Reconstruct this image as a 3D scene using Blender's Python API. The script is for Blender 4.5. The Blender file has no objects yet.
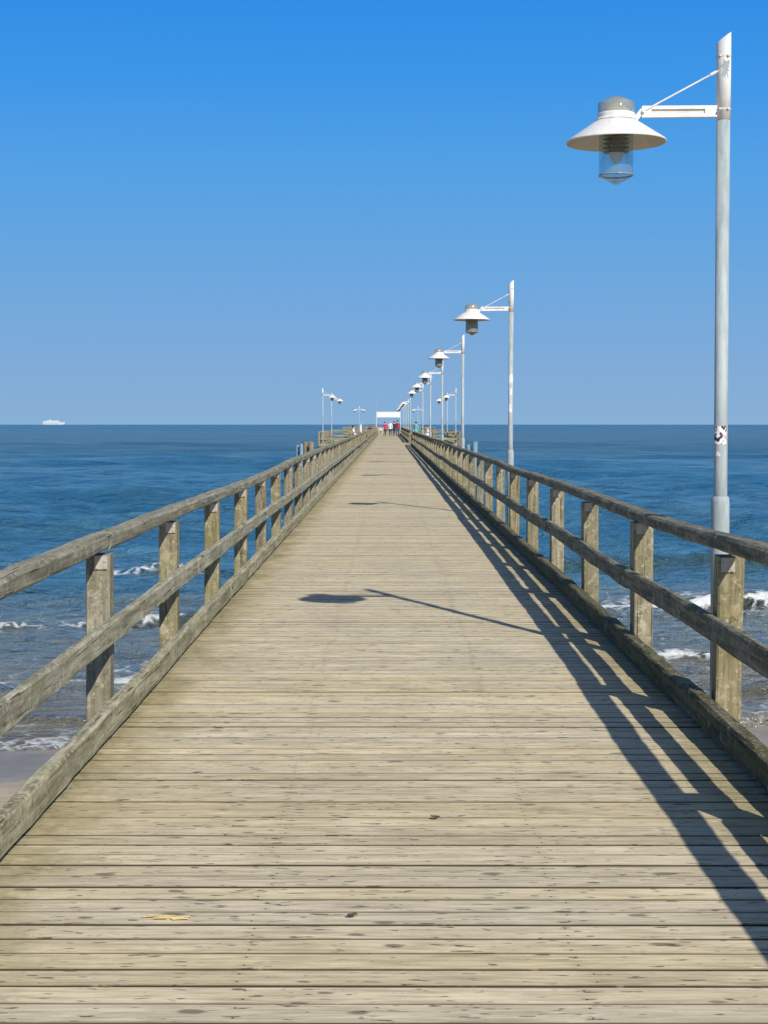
import bpy, bmesh, math, random
import numpy as np
from mathutils import Vector, Matrix, noise as mnoise

random.seed(7)
rng = np.random.default_rng(11)
scene = bpy.context.scene
COL = scene.collection
R = math.radians
PI = math.pi

# ------------------------------------------------------------------ helpers
class G:
    """small node-graph helper"""
    def __init__(self, name, world=False):
        if world:
            self.owner = world
        else:
            self.owner = bpy.data.materials.new(name)
        self.owner.use_nodes = True
        self.nt = self.owner.node_tree
        self.nt.nodes.clear()
    def n(self, typ, props=None, **ins):
        nd = self.nt.nodes.new(typ)
        for k, v in (props or {}).items():
            setattr(nd, k, v)
        for k, v in ins.items():
            key = int(k[1:]) if k[0] == 'i' and k[1:].isdigit() else k.replace('_', ' ')
            self.put(nd.inputs[key], v)
        return nd
    def put(self, sock, v):
        if hasattr(v, 'is_output') and not isinstance(v, (int, float)):
            self.nt.links.new(v, sock)
        elif hasattr(v, 'outputs'):
            self.nt.links.new(v.outputs[0], sock)
        else:
            if isinstance(v, tuple) and len(v) == 3 and sock.type == 'RGBA':
                v = (*v, 1)
            sock.default_value = v
    def m(self, op, a, b=0.0, c=0.0, clamp=False):
        nd = self.n('ShaderNodeMath', {'operation': op, 'use_clamp': clamp}, i0=a, i1=b)
        if op in ('MULTIPLY_ADD',):
            self.put(nd.inputs[2], c)
        return nd.outputs[0]
    def rng(self, v, a, b, c=0.0, d=1.0, smooth=True):
        nd = self.n('ShaderNodeMapRange', {'interpolation_type': 'SMOOTHSTEP' if smooth else 'LINEAR', 'clamp': True} if smooth else {'clamp': True})
        self.put(nd.inputs[0], v)
        for i, x in enumerate((a, b, c, d)):
            self.put(nd.inputs[i+1], x)
        return nd.outputs[0]
    def mix(self, f, a, b, mode='MIX'):
        nd = self.n('ShaderNodeMix', {'data_type': 'RGBA', 'blend_type': mode})
        self.put(nd.inputs[0], f); self.put(nd.inputs[6], a); self.put(nd.inputs[7], b)
        return nd.outputs[2]
    def noise(self, vec, scale=1.0, detail=4.0, rough=0.55, dist=0.0):
        nd = self.n('ShaderNodeTexNoise', None, Scale=scale, Detail=detail, Roughness=rough, Distortion=dist)
        if vec is not None: self.put(nd.inputs['Vector'], vec)
        return nd.outputs[0]
    def comb(self, x, y, z):
        return self.n('ShaderNodeCombineXYZ', None, X=x, Y=y, Z=z).outputs[0]
    def vm(self, op, a, b):
        return self.n('ShaderNodeVectorMath', {'operation': op}, i0=a, i1=b).outputs[0]
    def out(self, shader, disp=None):
        o = self.n('ShaderNodeOutputMaterial'); self.put(o.inputs['Surface'], shader)
        return self.owner
    def pbr(self, color, rough=0.7, normal=None, **kw):
        nd = self.n('ShaderNodeBsdfPrincipled')
        self.put(nd.inputs['Base Color'], color); self.put(nd.inputs['Roughness'], rough)
        if normal is not None: self.put(nd.inputs['Normal'], normal)
        for k, v in kw.items(): self.put(nd.inputs[k.replace('_', ' ')], v)
        return nd
    def bump(self, h, strength=0.4, dist=0.01):
        return self.n('ShaderNodeBump', None, Height=h, Strength=strength, Distance=dist).outputs[0]
    def objc(self):
        return self.n('ShaderNodeTexCoord').outputs['Object']
    def orand(self):
        return self.n('ShaderNodeObjectInfo').outputs['Random']
    def attr(self, name):
        return self.n('ShaderNodeAttribute', {'attribute_name': name}).outputs['Fac']

def link(o, parent=None):
    COL.objects.link(o)
    if parent is not None: o.parent = parent
    return o

def obj(name, bm, mat, parent=None, loc=(0, 0, 0), rotz=0.0, smooth=False):
    me = bpy.data.meshes.new(name)
    bmesh.ops.recalc_face_normals(bm, faces=bm.faces[:])
    bm.to_mesh(me); bm.free()
    for m in (mat if isinstance(mat, (list, tuple)) else [mat]): me.materials.append(m)
    if smooth:
        for p in me.polygons: p.use_smooth = True
    o = bpy.data.objects.new(name, me)
    o.location = loc; o.rotation_euler = (0, 0, rotz)
    return link(o, parent)

def tag(o, label=None, cat=None, group=None, kind=None):
    if label: o['label'] = label
    if cat: o['category'] = cat
    if group: o['group'] = group
    if kind: o['kind'] = kind
    return o

def thing(name, label, cat, loc=(0, 0, 0), rotz=0.0, group=None):
    o = bpy.data.objects.new(name, None)
    o.empty_display_size = 0.2
    o.location = loc; o.rotation_euler = (0, 0, rotz)
    link(o)
    return tag(o, label, cat, group)

def copy_tree(o, parent=None):
    c = o.copy(); COL.objects.link(c); c.parent = parent
    for ch in list(o.children): copy_tree(ch, c)
    return c

def ring(w, h, b):
    """octagon cross-section, half extents from w,h with bevel b"""
    a, c = w/2, h/2
    return [(-a+b, -c), (a-b, -c), (a, -c+b), (a, c-b), (a-b, c), (-a+b, c), (-a, c-b), (-a, -c+b)]

def beam(bm, p0, p1, w, h, bev=0.008, step=0.25, jit=0.004, seed=0.0, up=Vector((0, 0, 1)), bow=0.0):
    """a rough sawn timber from p0 to p1 (centres); w across, h along up"""
    p0, p1 = Vector(p0), Vector(p1)
    d = p1-p0; L = d.length; d.normalize()
    side = d.cross(up).normalized(); u = side.cross(d).normalized()
    n = max(1, int(round(L/step)))
    prof = ring(w, h, bev)
    rings = []
    for i in range(n+1):
        t = i/n
        c = p0.lerp(p1, t) + u*(bow*math.sin(PI*t))
        vs = []
        for k, (a, b) in enumerate(prof):
            q = c+side*a+u*b
            if jit:
                s = Vector((q.x*2.1+seed, q.y*2.1+k//2*3.7, q.z*2.1+seed*.3))
                f = Vector((q.x*9+seed, q.y*9+k*1.3, q.z*9))
                q = q+(side*(a/abs(a)) * (mnoise.noise(s)*jit+mnoise.noise(f)*jit*.5) if a else Vector())
                q = q+u*((mnoise.noise(s+Vector((9, 5, 1)))*jit+mnoise.noise(f+Vector((2, 7, 3)))*jit*.5))
            vs.append(bm.verts.new(q))
        rings.append(vs)
    for i in range(n):
        a, b = rings[i], rings[i+1]
        for k in range(8):
            bm.faces.new((a[k], a[(k+1) % 8], b[(k+1) % 8], b[k]))
    bm.faces.new(list(reversed(rings[0]))); bm.faces.new(rings[-1])

def box(bm, c, s, rot=None):
    m = Matrix.Translation(c)
    if rot is not None: m = m @ rot
    bmesh.ops.create_cube(bm, size=1.0, matrix=m @ Matrix.Diagonal((*s, 1)))

def bbox_bev(bm, c, s, b=0.004, rot=None):
    t = bmesh.new()
    bmesh.ops.create_cube(t, size=1.0, matrix=Matrix.Diagonal((*s, 1)))
    bmesh.ops.bevel(t, geom=t.edges[:], offset=b, segments=2, affect='EDGES', profile=0.6)
    m = Matrix.Translation(c)
    if rot is not None: m = m @ rot
    t.transform(m)
    me = bpy.data.meshes.new('tmp'); t.to_mesh(me); t.free(); bm.from_mesh(me); bpy.data.meshes.remove(me)

def lathe(bm, prof, seg=32, c=(0, 0, 0), closed=False):
    """revolve (r,z) profile about z"""
    rings = []
    for r, z in prof:
        if r < 1e-6:
            rings.append([bm.verts.new((c[0], c[1], c[2]+z))])
        else:
            rings.append([bm.verts.new((c[0]+r*math.cos(2*PI*k/seg), c[1]+r*math.sin(2*PI*k/seg), c[2]+z)) for k in range(seg)])
    pairs = list(zip(rings[:-1], rings[1:]))
    if closed: pairs.append((rings[-1], rings[0]))
    for a, b in pairs:
        for k in range(seg):
            k2 = (k+1) % seg
            if len(a) == 1 and len(b) == 1: continue
            if len(a) == 1: bm.faces.new((a[0], b[k], b[k2]))
            elif len(b) == 1: bm.faces.new((a[k], a[k2], b[0]))
            else: bm.faces.new((a[k], a[k2], b[k2], b[k]))

def tube(bm, p0, p1, r, seg=12, r1=None):
    p0, p1 = Vector(p0), Vector(p1)
    d = (p1-p0); L = d.length
    q = d.to_track_quat('Z', 'Y').to_matrix().to_4x4()
    bmesh.ops.create_cone(bm, cap_ends=True, segments=seg, radius1=r, radius2=r if r1 is None else r1, depth=L,
                          matrix=Matrix.Translation((p0+p1)/2) @ q)

# ------------------------------------------------------------------ materials
PITCH = 0.1325
def mat_deck():
    g = G('weathered_planks')
    co = g.objc()
    s = g.n('ShaderNodeSeparateXYZ', None, Vector=co)
    x, y = s.outputs[0], s.outputs[1]
    r = g.attr('rnd')
    rx = g.m('MULTIPLY', r, 53.0)
    gx = g.m('ADD', x, rx)
    grain = g.noise(g.comb(g.m('MULTIPLY', gx, 3.4), g.m('MULTIPLY', y, 46.0), rx), 1.0, 7, .66, .6)
    fine = g.noise(g.comb(g.m('MULTIPLY', gx, 7.0), g.m('MULTIPLY', y, 190.0), rx), 1.0, 3, .6)
    patch = g.noise(g.comb(g.m('MULTIPLY', x, .9), g.m('MULTIPLY', y, .55), 0.0), 1.0, 5, .6)
    blot = g.noise(g.comb(g.m('MULTIPLY', gx, 3.2), g.m('MULTIPLY', y, 9.0), rx), 1.0, 5, .65)
    c = g.mix(g.rng(grain, .30, .70), (.43, .355, .212), (.76, .645, .415))
    c = g.mix(g.m('MULTIPLY', g.rng(fine, .5, .72), .35), c, (.27, .225, .15))
    c = g.mix(g.m('MULTIPLY', g.rng(patch, .42, .7), .45), c, (.49, .42, .29))
    c = g.mix(g.m('MULTIPLY', g.rng(blot, .50, .72), .5), c, (.81, .70, .475))
    c = g.mix(g.m('MULTIPLY', g.rng(g.m('SUBTRACT', 1.0, blot), .54, .72), .45), c, (.33, .275, .185))
    # per plank value
    hv = g.n('ShaderNodeHueSaturation', None, Saturation=g.rng(r, 0, 1, .85, 1.08, False), Value=g.rng(g.m('FRACT', g.m('MULTIPLY', r, 7.31)), 0, 1, 0.88, 1.07, False), Color=c)
    c = hv.outputs[0]
    # knots
    kv = g.comb(g.m('MULTIPLY', gx, 4.6), g.m('MULTIPLY', y, 11.0), rx)
    kv2 = g.vm('ADD', kv, g.comb(g.m('MULTIPLY', g.m('SUBTRACT', blot, .5), .6), 0.0, 0.0))
    vo = g.n('ShaderNodeTexVoronoi', {'voronoi_dimensions': '3D', 'feature': 'F1'}, Vector=kv2, Scale=1.0)
    sel = g.m('GREATER_THAN', g.n('ShaderNodeSeparateColor', None, Color=vo.outputs['Color']).outputs[0], .42)
    ksz = g.rng(g.n('ShaderNodeSeparateColor', None, Color=vo.outputs['Color']).outputs[1], 0, 1, .05, .26, False)
    kn = g.m('MULTIPLY', g.m('SUBTRACT', 1.0, g.rng(vo.outputs['Distance'], g.m('MULTIPLY', ksz, .55), ksz)), sel)
    c = g.mix(g.m('MULTIPLY', kn, .72), c, (.10, .085, .062))
    # small cracks / nail stains
    cr = g.noise(g.comb(g.m('MULTIPLY', gx, 13.0), g.m('MULTIPLY', y, 55.0), rx), 1.0, 2, .5)
    c = g.mix(g.m('MULTIPLY', g.rng(cr, .635, .69), .85), c, (.085, .07, .052))
    pale = g.noise(g.comb(g.m('MULTIPLY', gx, 8.0), g.m('MULTIPLY', y, 47.0), g.m('ADD', rx, 13.0)), 1.0, 2, .5)
    c = g.mix(g.m('MULTIPLY', g.rng(pale, .675, .74), .8), c, (.70, .62, .46))
    # nails: two heads per plank over each stringer, with a rust stain
    wn = g.n('ShaderNodeTexWhiteNoise', {'noise_dimensions': '2D'}, Vector=g.comb(rx, g.m('FLOOR', g.m('MULTIPLY_ADD', x, 1/.98667, 1.919)), 0.0))
    jx = g.m('MULTIPLY', g.m('SUBTRACT', wn.outputs[0], .5), .05)
    nx = g.m('MULTIPLY', g.m('SUBTRACT', g.m('FRACT', g.m('MULTIPLY_ADD', g.m('ADD', x, jx), 1/.98667, 1.919)), .5), .98667)
    ly = g.m('SUBTRACT', g.m('FRACT', g.m('MULTIPLY_ADD', y, 1/PITCH, 6.0/PITCH+.5)), .5)
    ny = g.m('MULTIPLY', g.m('SUBTRACT', g.m('ABSOLUTE', ly), .25), PITCH)
    nd = g.m('SQRT', g.m('ADD', g.m('MULTIPLY', nx, nx), g.m('MULTIPLY', ny, ny)))
    nd2 = g.m('SQRT', g.m('ADD', g.m('MULTIPLY', g.m('MULTIPLY', nx, nx), .10), g.m('MULTIPLY', ny, ny)))
    c = g.mix(g.m('MULTIPLY', g.rng(nd2, .004, .012, .25, 0), 1.0), c, (.17, .13, .085))
    c = g.mix(g.rng(nd, .0035, .006, .85, 0), c, (.05, .04, .03))
    # algae creeping in from both edges
    en = g.noise(g.comb(g.m('MULTIPLY', x, 2.5), g.m('MULTIPLY', y, 1.6), 4.0), 1.0, 6, .68)
    eg = g.noise(g.comb(g.m('MULTIPLY', x, 17.0), g.m('MULTIPLY', y, 26.0), 6.0), 1.0, 5, .75)
    ed = g.m('ABSOLUTE', g.m('SUBTRACT', x, .09))
    edge = g.rng(g.m('ADD', ed, g.m('MULTIPLY_ADD', g.m('SUBTRACT', en, .5), 1.0, g.m('MULTIPLY', g.m('SUBTRACT', eg, .5), .8))), 1.10, 1.56)
    edge_l = g.m('MULTIPLY', edge, g.rng(x, -.6, .6, 1.0, .8))
    alg = g.mix(g.rng(eg, .38, .62), (.13, .11, .035), (.40, .34, .175))
    alg = g.mix(g.rng(eg, .64, .70), alg, (.66, .58, .40))
    c = g.mix(g.m('MULTIPLY', edge_l, .86), c, alg)
    # worn plank arris and plank sides are darker
    pe = g.attr('edge')
    dn = g.noise(g.comb(g.m('MULTIPLY', gx, 5.0), g.m('MULTIPLY', y, 3.0), rx), 1.0, 4, .7)
    c = g.mix(g.m('MULTIPLY', pe, g.rng(dn, .62, .76, .98, .35)), c, (.045, .036, .024))
    bmp = g.bump(g.m('ADD', g.m('MULTIPLY', grain, .6), g.m('ADD', g.m('MULTIPLY', fine, .4), g.m('MULTIPLY', kn, -.3))), .45, .006)
    return g.out(g.pbr(c, g.rng(grain, .3, .7, .95, .72), bmp, Specular_IOR_Level=.25))

def mat_timber(name, axis, base=(.48, .43, .28), dark=(.15, .135, .082), algae=(.175, .18, .075), lichen=(.50, .46, .34), alg=.6):
    """weathered beam; axis = grain direction 0/1/2"""
    g = G(name)
    co = g.objc()
    s = g.n('ShaderNodeSeparateXYZ', None, Vector=co)
    rr = g.m('MULTIPLY', g.orand(), 37.0)
    xs = [g.m('ADD', s.outputs[i], rr) for i in range(3)]
    sc = [30.0, 30.0, 30.0]; sc[axis] = 1.6
    gv = g.comb(*[g.m('MULTIPLY', xs[i], sc[i]) for i in range(3)])
    grain = g.noise(gv, 1.0, 6, .62, .3)
    sc2 = [110.0]*3; sc2[axis] = 5.0
    fine = g.noise(g.comb(*[g.m('MULTIPLY', xs[i], sc2[i]) for i in range(3)]), 1.0, 3, .6)
    pos = g.comb(*xs)
    patch = g.noise(pos, 2.3, 6, .68)
    patch2 = g.noise(g.vm('ADD', pos, (7.0, 3.0, 5.0)), 5.5, 6, .7)
    spot = g.noise(g.vm('ADD', pos, (1.0, 9.0, 2.0)), 34.0, 5, .8)
    c = g.mix(g.rng(grain, .3, .7), dark, base)
    c = g.mix(g.m('MULTIPLY', g.rng(fine, .52, .7), .5), c, tuple(v*.8 for v in dark))
    c = g.mix(g.m('MULTIPLY', g.rng(patch, .40, .66), alg), c, algae)
    c = g.mix(g.m('MULTIPLY', g.rng(patch2, .54, .70), .6), c, tuple(v*1.35 for v in base))
    geo = g.n('ShaderNodeNewGeometry')
    nz = g.n('ShaderNodeSeparateXYZ', None, Vector=geo.outputs['Normal']).outputs[2]
    upf = g.rng(nz, .3, .9)
    li = g.rng(g.m('ADD', spot, g.m('MULTIPLY', upf, .06)), .56, .66)
    c = g.mix(g.m('MULTIPLY', li, .8), c, lichen)
    gl = g.rng(g.noise(g.vm('ADD', pos, (6.0, 2.0, 1.0)), 11.0, 5, .72), .55, .68)
    c = g.mix(g.m('MULTIPLY', gl, .55), c, (.47, .42, .31))
    dk = g.rng(g.noise(g.vm('ADD', pos, (4.0, 4.0, 8.0)), 24.0, 6, .8), .545, .63)
    c = g.mix(g.m('MULTIPLY', dk, .5), c, (.05, .045, .032))
    c = g.n('ShaderNodeHueSaturation', None, Saturation=g.rng(g.orand(), 0, 1, .75, 1.1, False), Value=g.rng(g.m('FRACT', g.m('MULTIPLY', g.orand(), 9.7)), 0, 1, .82, 1.12, False), Color=c).outputs[0]
    ck = g.noise(g.comb(*[g.m('MULTIPLY', xs[i], (2.2 if i == axis else 60.0)) for i in range(3)]), 1.0, 1, .5)
    ckm = g.rng(ck, .70, .75)
    c = g.mix(g.m('MULTIPLY', ckm, .8), c, (.03, .026, .018))
    h = g.m('ADD', g.m('ADD', g.m('MULTIPLY', grain, .5), g.m('MULTIPLY', fine, .3)), g.m('SUBTRACT', g.m('MULTIPLY', spot, .4), g.m('MULTIPLY', ckm, .6)))
    return g.out(g.pbr(c, .88, g.bump(h, .9, .012), Specular_IOR_Level=.25))

def mat_galv():
    g = G('galvanised_steel')
    co = g.objc()
    s = g.n('ShaderNodeSeparateXYZ', None, Vector=co)
    n1 = g.noise(g.comb(g.m('MULTIPLY', s.outputs[0], 14.0), g.m('MULTIPLY', s.outputs[1], 14.0), g.m('MULTIPLY', s.outputs[2], 2.6)), 1.0, 6, .65)
    n2 = g.noise(co, 38.0, 4, .7)
    c = g.mix(g.rng(n1, .35, .65), (.27, .32, .325), (.40, .45, .445))
    c = g.mix(g.m('MULTIPLY', g.rng(n2, .58, .72), .5), c, (.25, .26, .24))
    return g.out(g.pbr(c, .68, g.bump(n2, .15, .003), Metallic=0.0))

def mat_paint(name, col=(.76, .745, .70), chips=.5, rough=.42):
    g = G(name)
    co = g.objc()
    n1 = g.noise(co, 6.0, 5, .65)
    n2 = g.noise(g.vm('ADD', co, (3.0, 1.0, 7.0)), 19.0, 5, .7)
    st = g.n('ShaderNodeSeparateXYZ', None, Vector=co)
    n3 = g.noise(g.comb(g.m('MULTIPLY', st.outputs[0], 30.0), g.m('MULTIPLY', st.outputs[1], 30.0), g.m('MULTIPLY', st.outputs[2], 3.0)), 1.0, 4, .65)
    c = g.mix(g.rng(n1, .35, .7), col, tuple(v*.84 for v in col))
    c = g.mix(g.m('MULTIPLY', g.rng(n3, .54, .72), .4), c, (.45, .36, .25))
    c = g.mix(g.m('MULTIPLY', g.rng(n2, .66, .72), chips), c, (.22, .19, .15))
    return g.out(g.pbr(c, rough, g.bump(n2, .08, .002)))

def mat_plain(name, col, rough=.6, metal=0.0, var=.2):
    g = G(name)
    co = g.objc()
    n = g.noise(co, 11.0, 5, .6)
    c = g.mix(g.rng(n, .3, .7), tuple(v*(1-var) for v in col), tuple(min(1, v*(1+var)) for v in col))
    return g.out(g.pbr(c, rough, g.bump(n, .15, .004), Metallic=metal))

def mat_glass(name='clear_lamp_glass', t0=(.84, .90, .89), t1=(.72, .79, .77), dc=(.50, .56, .53), d0=.10, d1=.24):
    g = G(name)
    n = g.noise(g.objc(), 9.0, 4, .6)
    lw = g.n('ShaderNodeLayerWeight', None, Blend=.28)
    tr = g.n('ShaderNodeBsdfTransparent', None, Color=g.mix(g.rng(n, .4, .7), t0, t1))
    gl = g.n('ShaderNodeBsdfGlossy', None, Color=(.9, .93, .93), Roughness=.06)
    df = g.n('ShaderNodeBsdfDiffuse', None, Color=dc)
    a = g.n('ShaderNodeMixShader', None, i0=g.rng(n, .40, .70, d0, d1), i1=tr, i2=df)
    return g.out(g.n('ShaderNodeMixShader', None, i0=g.rng(lw.outputs['Facing'], .1, 1.0, .05, .55), i1=a, i2=gl))

def mat_sticker():
    g = G('printed_sticker')
    co = g.objc()
    n = g.noise(co, 42.0, 1, .5)
    c = g.mix(g.m('GREATER_THAN', n, .55), (.80, .78, .77), (.03, .025, .03))
    n2 = g.noise(g.vm('ADD', co, (2, 2, 2)), 30.0, 1, .5)
    c = g.mix(g.m('GREATER_THAN', n2, .62), c, (.62, .36, .42))
    return g.out(g.pbr(c, .45))

def mat_sea():
    g = G('sea_water')
    co = g.objc()
    s = g.n('ShaderNodeSeparateXYZ', None, Vector=co)
    x, y = s.outputs[0], s.outputs[1]
    shore, foam, face = g.attr('shore'), g.attr('foam'), g.attr('face')
    # body colour: clear deep blue offshore, turbid with stirred sand inshore
    pat = g.noise(g.comb(g.m('MULTIPLY', x, .016), g.m('MULTIPLY', y, .035), 0.0), 1.0, 8, .7)
    deep = g.mix(g.rng(pat, .35, .65), (.024, .120, .205), (.072, .200, .310))
    c = g.mix(g.rng(shore, .0, .55), deep, (.14, .19, .205))
    sp = g.noise(g.comb(g.m('MULTIPLY', x, .35), g.m('MULTIPLY', y, .5), 2.0), 1.0, 5, .65)
    c = g.mix(g.rng(g.m('ADD', shore, g.m('MULTIPLY', g.m('SUBTRACT', sp, .5), .5)), .5, 1.0), c, (.20, .19, .155))
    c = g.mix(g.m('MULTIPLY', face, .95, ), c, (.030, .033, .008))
    # ripples
    w1 = g.noise(g.comb(g.m('MULTIPLY', x, 1.9), g.m('MULTIPLY', y, 2.8), 0.0), 1.0, 6, .62, .4)
    w2 = g.noise(g.comb(g.m('MULTIPLY', x, .30), g.m('MULTIPLY', y, .55), 3.0), 1.0, 7, .64, .3)
    w3 = g.noise(g.comb(g.m('MULTIPLY', x, .035), g.m('MULTIPLY', y, .07), 5.0), 1.0, 9, .7)
    b1 = g.bump(w1, .8, .30)
    nb = g.n('ShaderNodeBump', None, Height=w2, Strength=.9, Distance=1.7); g.put(nb.inputs['Normal'], b1)
    nc = g.n('ShaderNodeBump', None, Height=w3, Strength=g.rng(y, 50, 300, 0, 1.0), Distance=11.0); g.put(nc.inputs['Normal'], nb)
    water = g.pbr(c, g.rng(y, 60, 1500, .10, .22, False), nc.outputs[0], IOR=1.333)
    # foam lace
    f1 = g.noise(g.comb(g.m('MULTIPLY', x, 2.3), g.m('MULTIPLY', y, 3.2), 0.0), 1.0, 7, .68, .9)
    f2 = g.n('ShaderNodeTexVoronoi', {'feature': 'DISTANCE_TO_EDGE'}, Scale=1.0,
             Vector=g.vm('ADD', g.comb(g.m('MULTIPLY', x, 2.6), g.m('MULTIPLY', y, 2.0), 0.0), g.comb(g.m('MULTIPLY', f1, 1.7), g.m('MULTIPLY', sp, 2.0), 0.0)))
    lace = g.m('SUBTRACT', 1.0, g.rng(f2.outputs['Distance'], .0, .16))
    fm = g.m('ADD', foam, g.m('MULTIPLY', g.m('SUBTRACT', f1, .5), 1.1))
    solid = g.rng(fm, .56, .82)
    lac = g.m('MULTIPLY', lace, g.rng(fm, .12, .5))
    ff = g.m('MAXIMUM', solid, g.m('MULTIPLY', lac, .75), clamp=True)
    fcol = g.mix(g.rng(f1, .3, .7), (.48, .51, .51), (.78, .79, .78))
    fs = g.pbr(fcol, .8, g.bump(f1, .8, .08))
    ms = g.n('ShaderNodeMixShader', None, i0=ff, i1=water, i2=fs)
    return g.out(ms)

def mat_sand():
    g = G('beach_sand')
    co = g.objc()
    s = g.n('ShaderNodeSeparateXYZ', None, Vector=co)
    n1 = g.noise(co, 1.2, 6, .6); n2 = g.noise(co, 90.0, 3, .7); n3 = g.noise(co, 7.0, 5, .6)
    wet = g.rng(g.m('ADD', s.outputs[1], g.m('MULTIPLY', g.m('SUBTRACT', n1, .5), 2.2)), 18.1, 19.0)
    dry = g.mix(g.rng(n3, .3, .7), (.44, .36, .25), (.55, .46, .33))
    dry = g.mix(g.m('MULTIPLY', g.rng(n2, .5, .7), .35), dry, (.28, .23, .17))
    wc = g.mix(g.rng(n1, .3, .7), (.23, .205, .17), (.33, .295, .24))
    c = g.mix(wet, dry, wc)
    return g.out(g.pbr(c, g.rng(wet, 0, 1, .95, .5), g.bump(g.m('ADD', n2, n3), g.rng(wet, 0, 1, .6, .35), .02), Specular_IOR_Level=.5))

M = dict(
    deck=mat_deck(),
    rail=mat_timber('rail_timber', 1),
    post=mat_timber('post_timber', 2, base=(.345, .295, .185), dark=(.13, .108, .062), algae=(.18, .17, .07), alg=.55),
    shaded_rail=mat_timber('shaded_mossy_timber', 1, base=(.325, .29, .17), dark=(.075, .068, .04), algae=(.10, .105, .035), lichen=(.40, .37, .25), alg=.8),  # right-hand rails: mossy, with that side's shade darkened into the colour
    shaded_kerb=mat_timber('shaded_wet_kerb_timber', 1, base=(.20, .18, .105), dark=(.045, .04, .024), algae=(.085, .09, .025), lichen=(.33, .30, .19), alg=.85),  # right kerb: wet algae, plus the shade on that side put into its colour
    cross=mat_timber('crosswise_timber', 0),
    pile=mat_timber('pile_timber', 2, base=(.16, .13, .09), dark=(.05, .04, .03), alg=.8),
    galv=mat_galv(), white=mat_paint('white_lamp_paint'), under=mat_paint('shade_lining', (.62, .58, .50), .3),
    glass=mat_glass(), cap=mat_glass('frosted_cap_glass', (.80, .82, .74), (.6, .62, .55), (.46, .46, .39), .40, .62), aged=mat_glass('yellowed_lamp_glass', (.66, .60, .42), (.50, .45, .30), (.40, .34, .21), .45, .65), louvre=mat_plain('lamp_louvre', (.20, .18, .14), .5), bulb=mat_plain('frosted_bulb', (.75, .72, .66), .4, 0, .05),
    plate=mat_plain('bracket_plate', (.40, .37, .30), .6, .1), dark=mat_plain('dark_steel', (.06, .06, .065), .5),
    sticker=mat_sticker(), rim=mat_plain('jar_rim_glass', (.20, .25, .25), .2), bleached=mat_plain('white_board', (.70, .70, .68), .5, 0, .04), blue=mat_plain('blue_paint', (.20, .32, .38), .5),
    sea=mat_sea(), sand=mat_sand(),
    straw=mat_plain('straw', (.62, .50, .26), .8), leaf=mat_plain('dry_leaf', (.10, .07, .04), .8),
)

# ------------------------------------------------------------------ dimensions (metres, deck top z = 0, walking towards +Y)
LK, RK = -1.385, 1.60           # inner faces of the kerb beams
LP, RP = -1.61, 1.782           # post centres
PITCH = 0.1325
WATER = -3.0
SP = 2.73                      # post spacing
LEFT0, RIGHT0 = 8.55, 8.05     # first post in view, left and right
GAP0, GAP1 = 109.6, 122.2      # openings to the platform half way
END = 210.0
HEAD = 280.0
EARTH = 6371000.0

# ------------------------------------------------------------------ deck
def plank_deck():
    bm = bmesh.new()
    lr = bm.faces.layers.float.new('rnd')
    le = bm.faces.layers.float.new('edge')
    def plank(yc, x0, x1, w, h=.045):
        z0 = random.gauss(0, .0010); tl = random.gauss(0, .0012); bo = random.gauss(0, .0016)
        rnd = random.random()
        w2 = w/2; b = .0028
        prof = [(-w2, -h), (-w2, -b), (-w2+b, -.0006), (w2-b, -.0006), (w2, -b), (w2, -h)]
        xs = [x0+random.uniform(-.015, .012), x0+(x1-x0)*.33, x0+(x1-x0)*.66, x1+random.uniform(-.012, .015)]
        rows = []
        for i, x in enumerate(xs):
            yo = bo*(1 if i in (1, 2) else -1)
            rows.append([bm.verts.new((x, yc+yo+p, z0+q+tl*p/w2*.5)) for p, q in prof])
        fs = []
        for a, b_ in zip(rows[:-1], rows[1:]):
            for k in range(5):
                f = bm.faces.new((a[k], a[k+1], b_[k+1], b_[k])); f[lr] = rnd; f[le] = (1.0, .6, 0.0, .6, 1.0)[k]
            f = bm.faces.new((a[5], a[0], b_[0], b_[5])); f[lr] = rnd
        for q in (rows[0], rows[-1]):
            f = bm.faces.new(q); f[lr] = rnd
    y = -6.0
    while y < HEAD:
        w = PITCH-random.choice((.0105, .0115, .0125, .014))
        if GAP0-5.5 < y < GAP1+7: x0, x1 = -4.75, 4.95
        elif y > END-1: x0, x1 = -6.2, 6.4
        else: x0, x1 = -1.515, 1.70
        plank(y, x0, x1, w)
        y += PITCH
    return bm
deck = obj('boardwalk', plank_deck(), M['deck'])
tag(deck, kind='structure')

def platform_edges(y): return GAP0-5.5 < y < GAP1+7 or y > END-1
bm = bmesh.new()
for x in (-1.40, -.40, .58, 1.56):
    y = -6.0
    while y < HEAD-.1:
        y2 = min(y+8.19, HEAD-.1)
        beam(bm, (x, y+.003, -.17), (x, y2-.003, -.17), .12, .22, .008, 2.0, .004, x)
        y = y2
obj('stringer', bm, M['rail'], deck)
pile_bm = bmesh.new(); lathe(pile_bm, [(0, -6.2), (.15, -6.2), (.16, -3), (.145, -.61), (0, -.60)], 14)
pile_me = None
k = 0
y = LEFT0-3*SP
while y < HEAD:
    wide = platform_edges(y)
    xl, xr = (-4.6, 4.8) if wide else (-1.75, 1.93)
    b = bmesh.new(); beam(b, (xl, y, -.44), (xr, y, -.44), .22, .3, .01, 1.0, .005, y)
    obj('crossbeam', b, M['cross'], deck)
    for px in ([-4.0, -1.2, 1.38, 4.2] if wide else [-1.2, 1.38]):
        if pile_me is None:
            p = obj('pile', pile_bm, M['pile'], deck, (px, y, 0), 0, True); pile_me = p.data
        else:
            p = bpy.data.objects.new('pile', pile_me); p.location = (px, y, 0); link(p, deck)
    y += 2*SP*(1 if y < 120 else 1.5)

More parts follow.
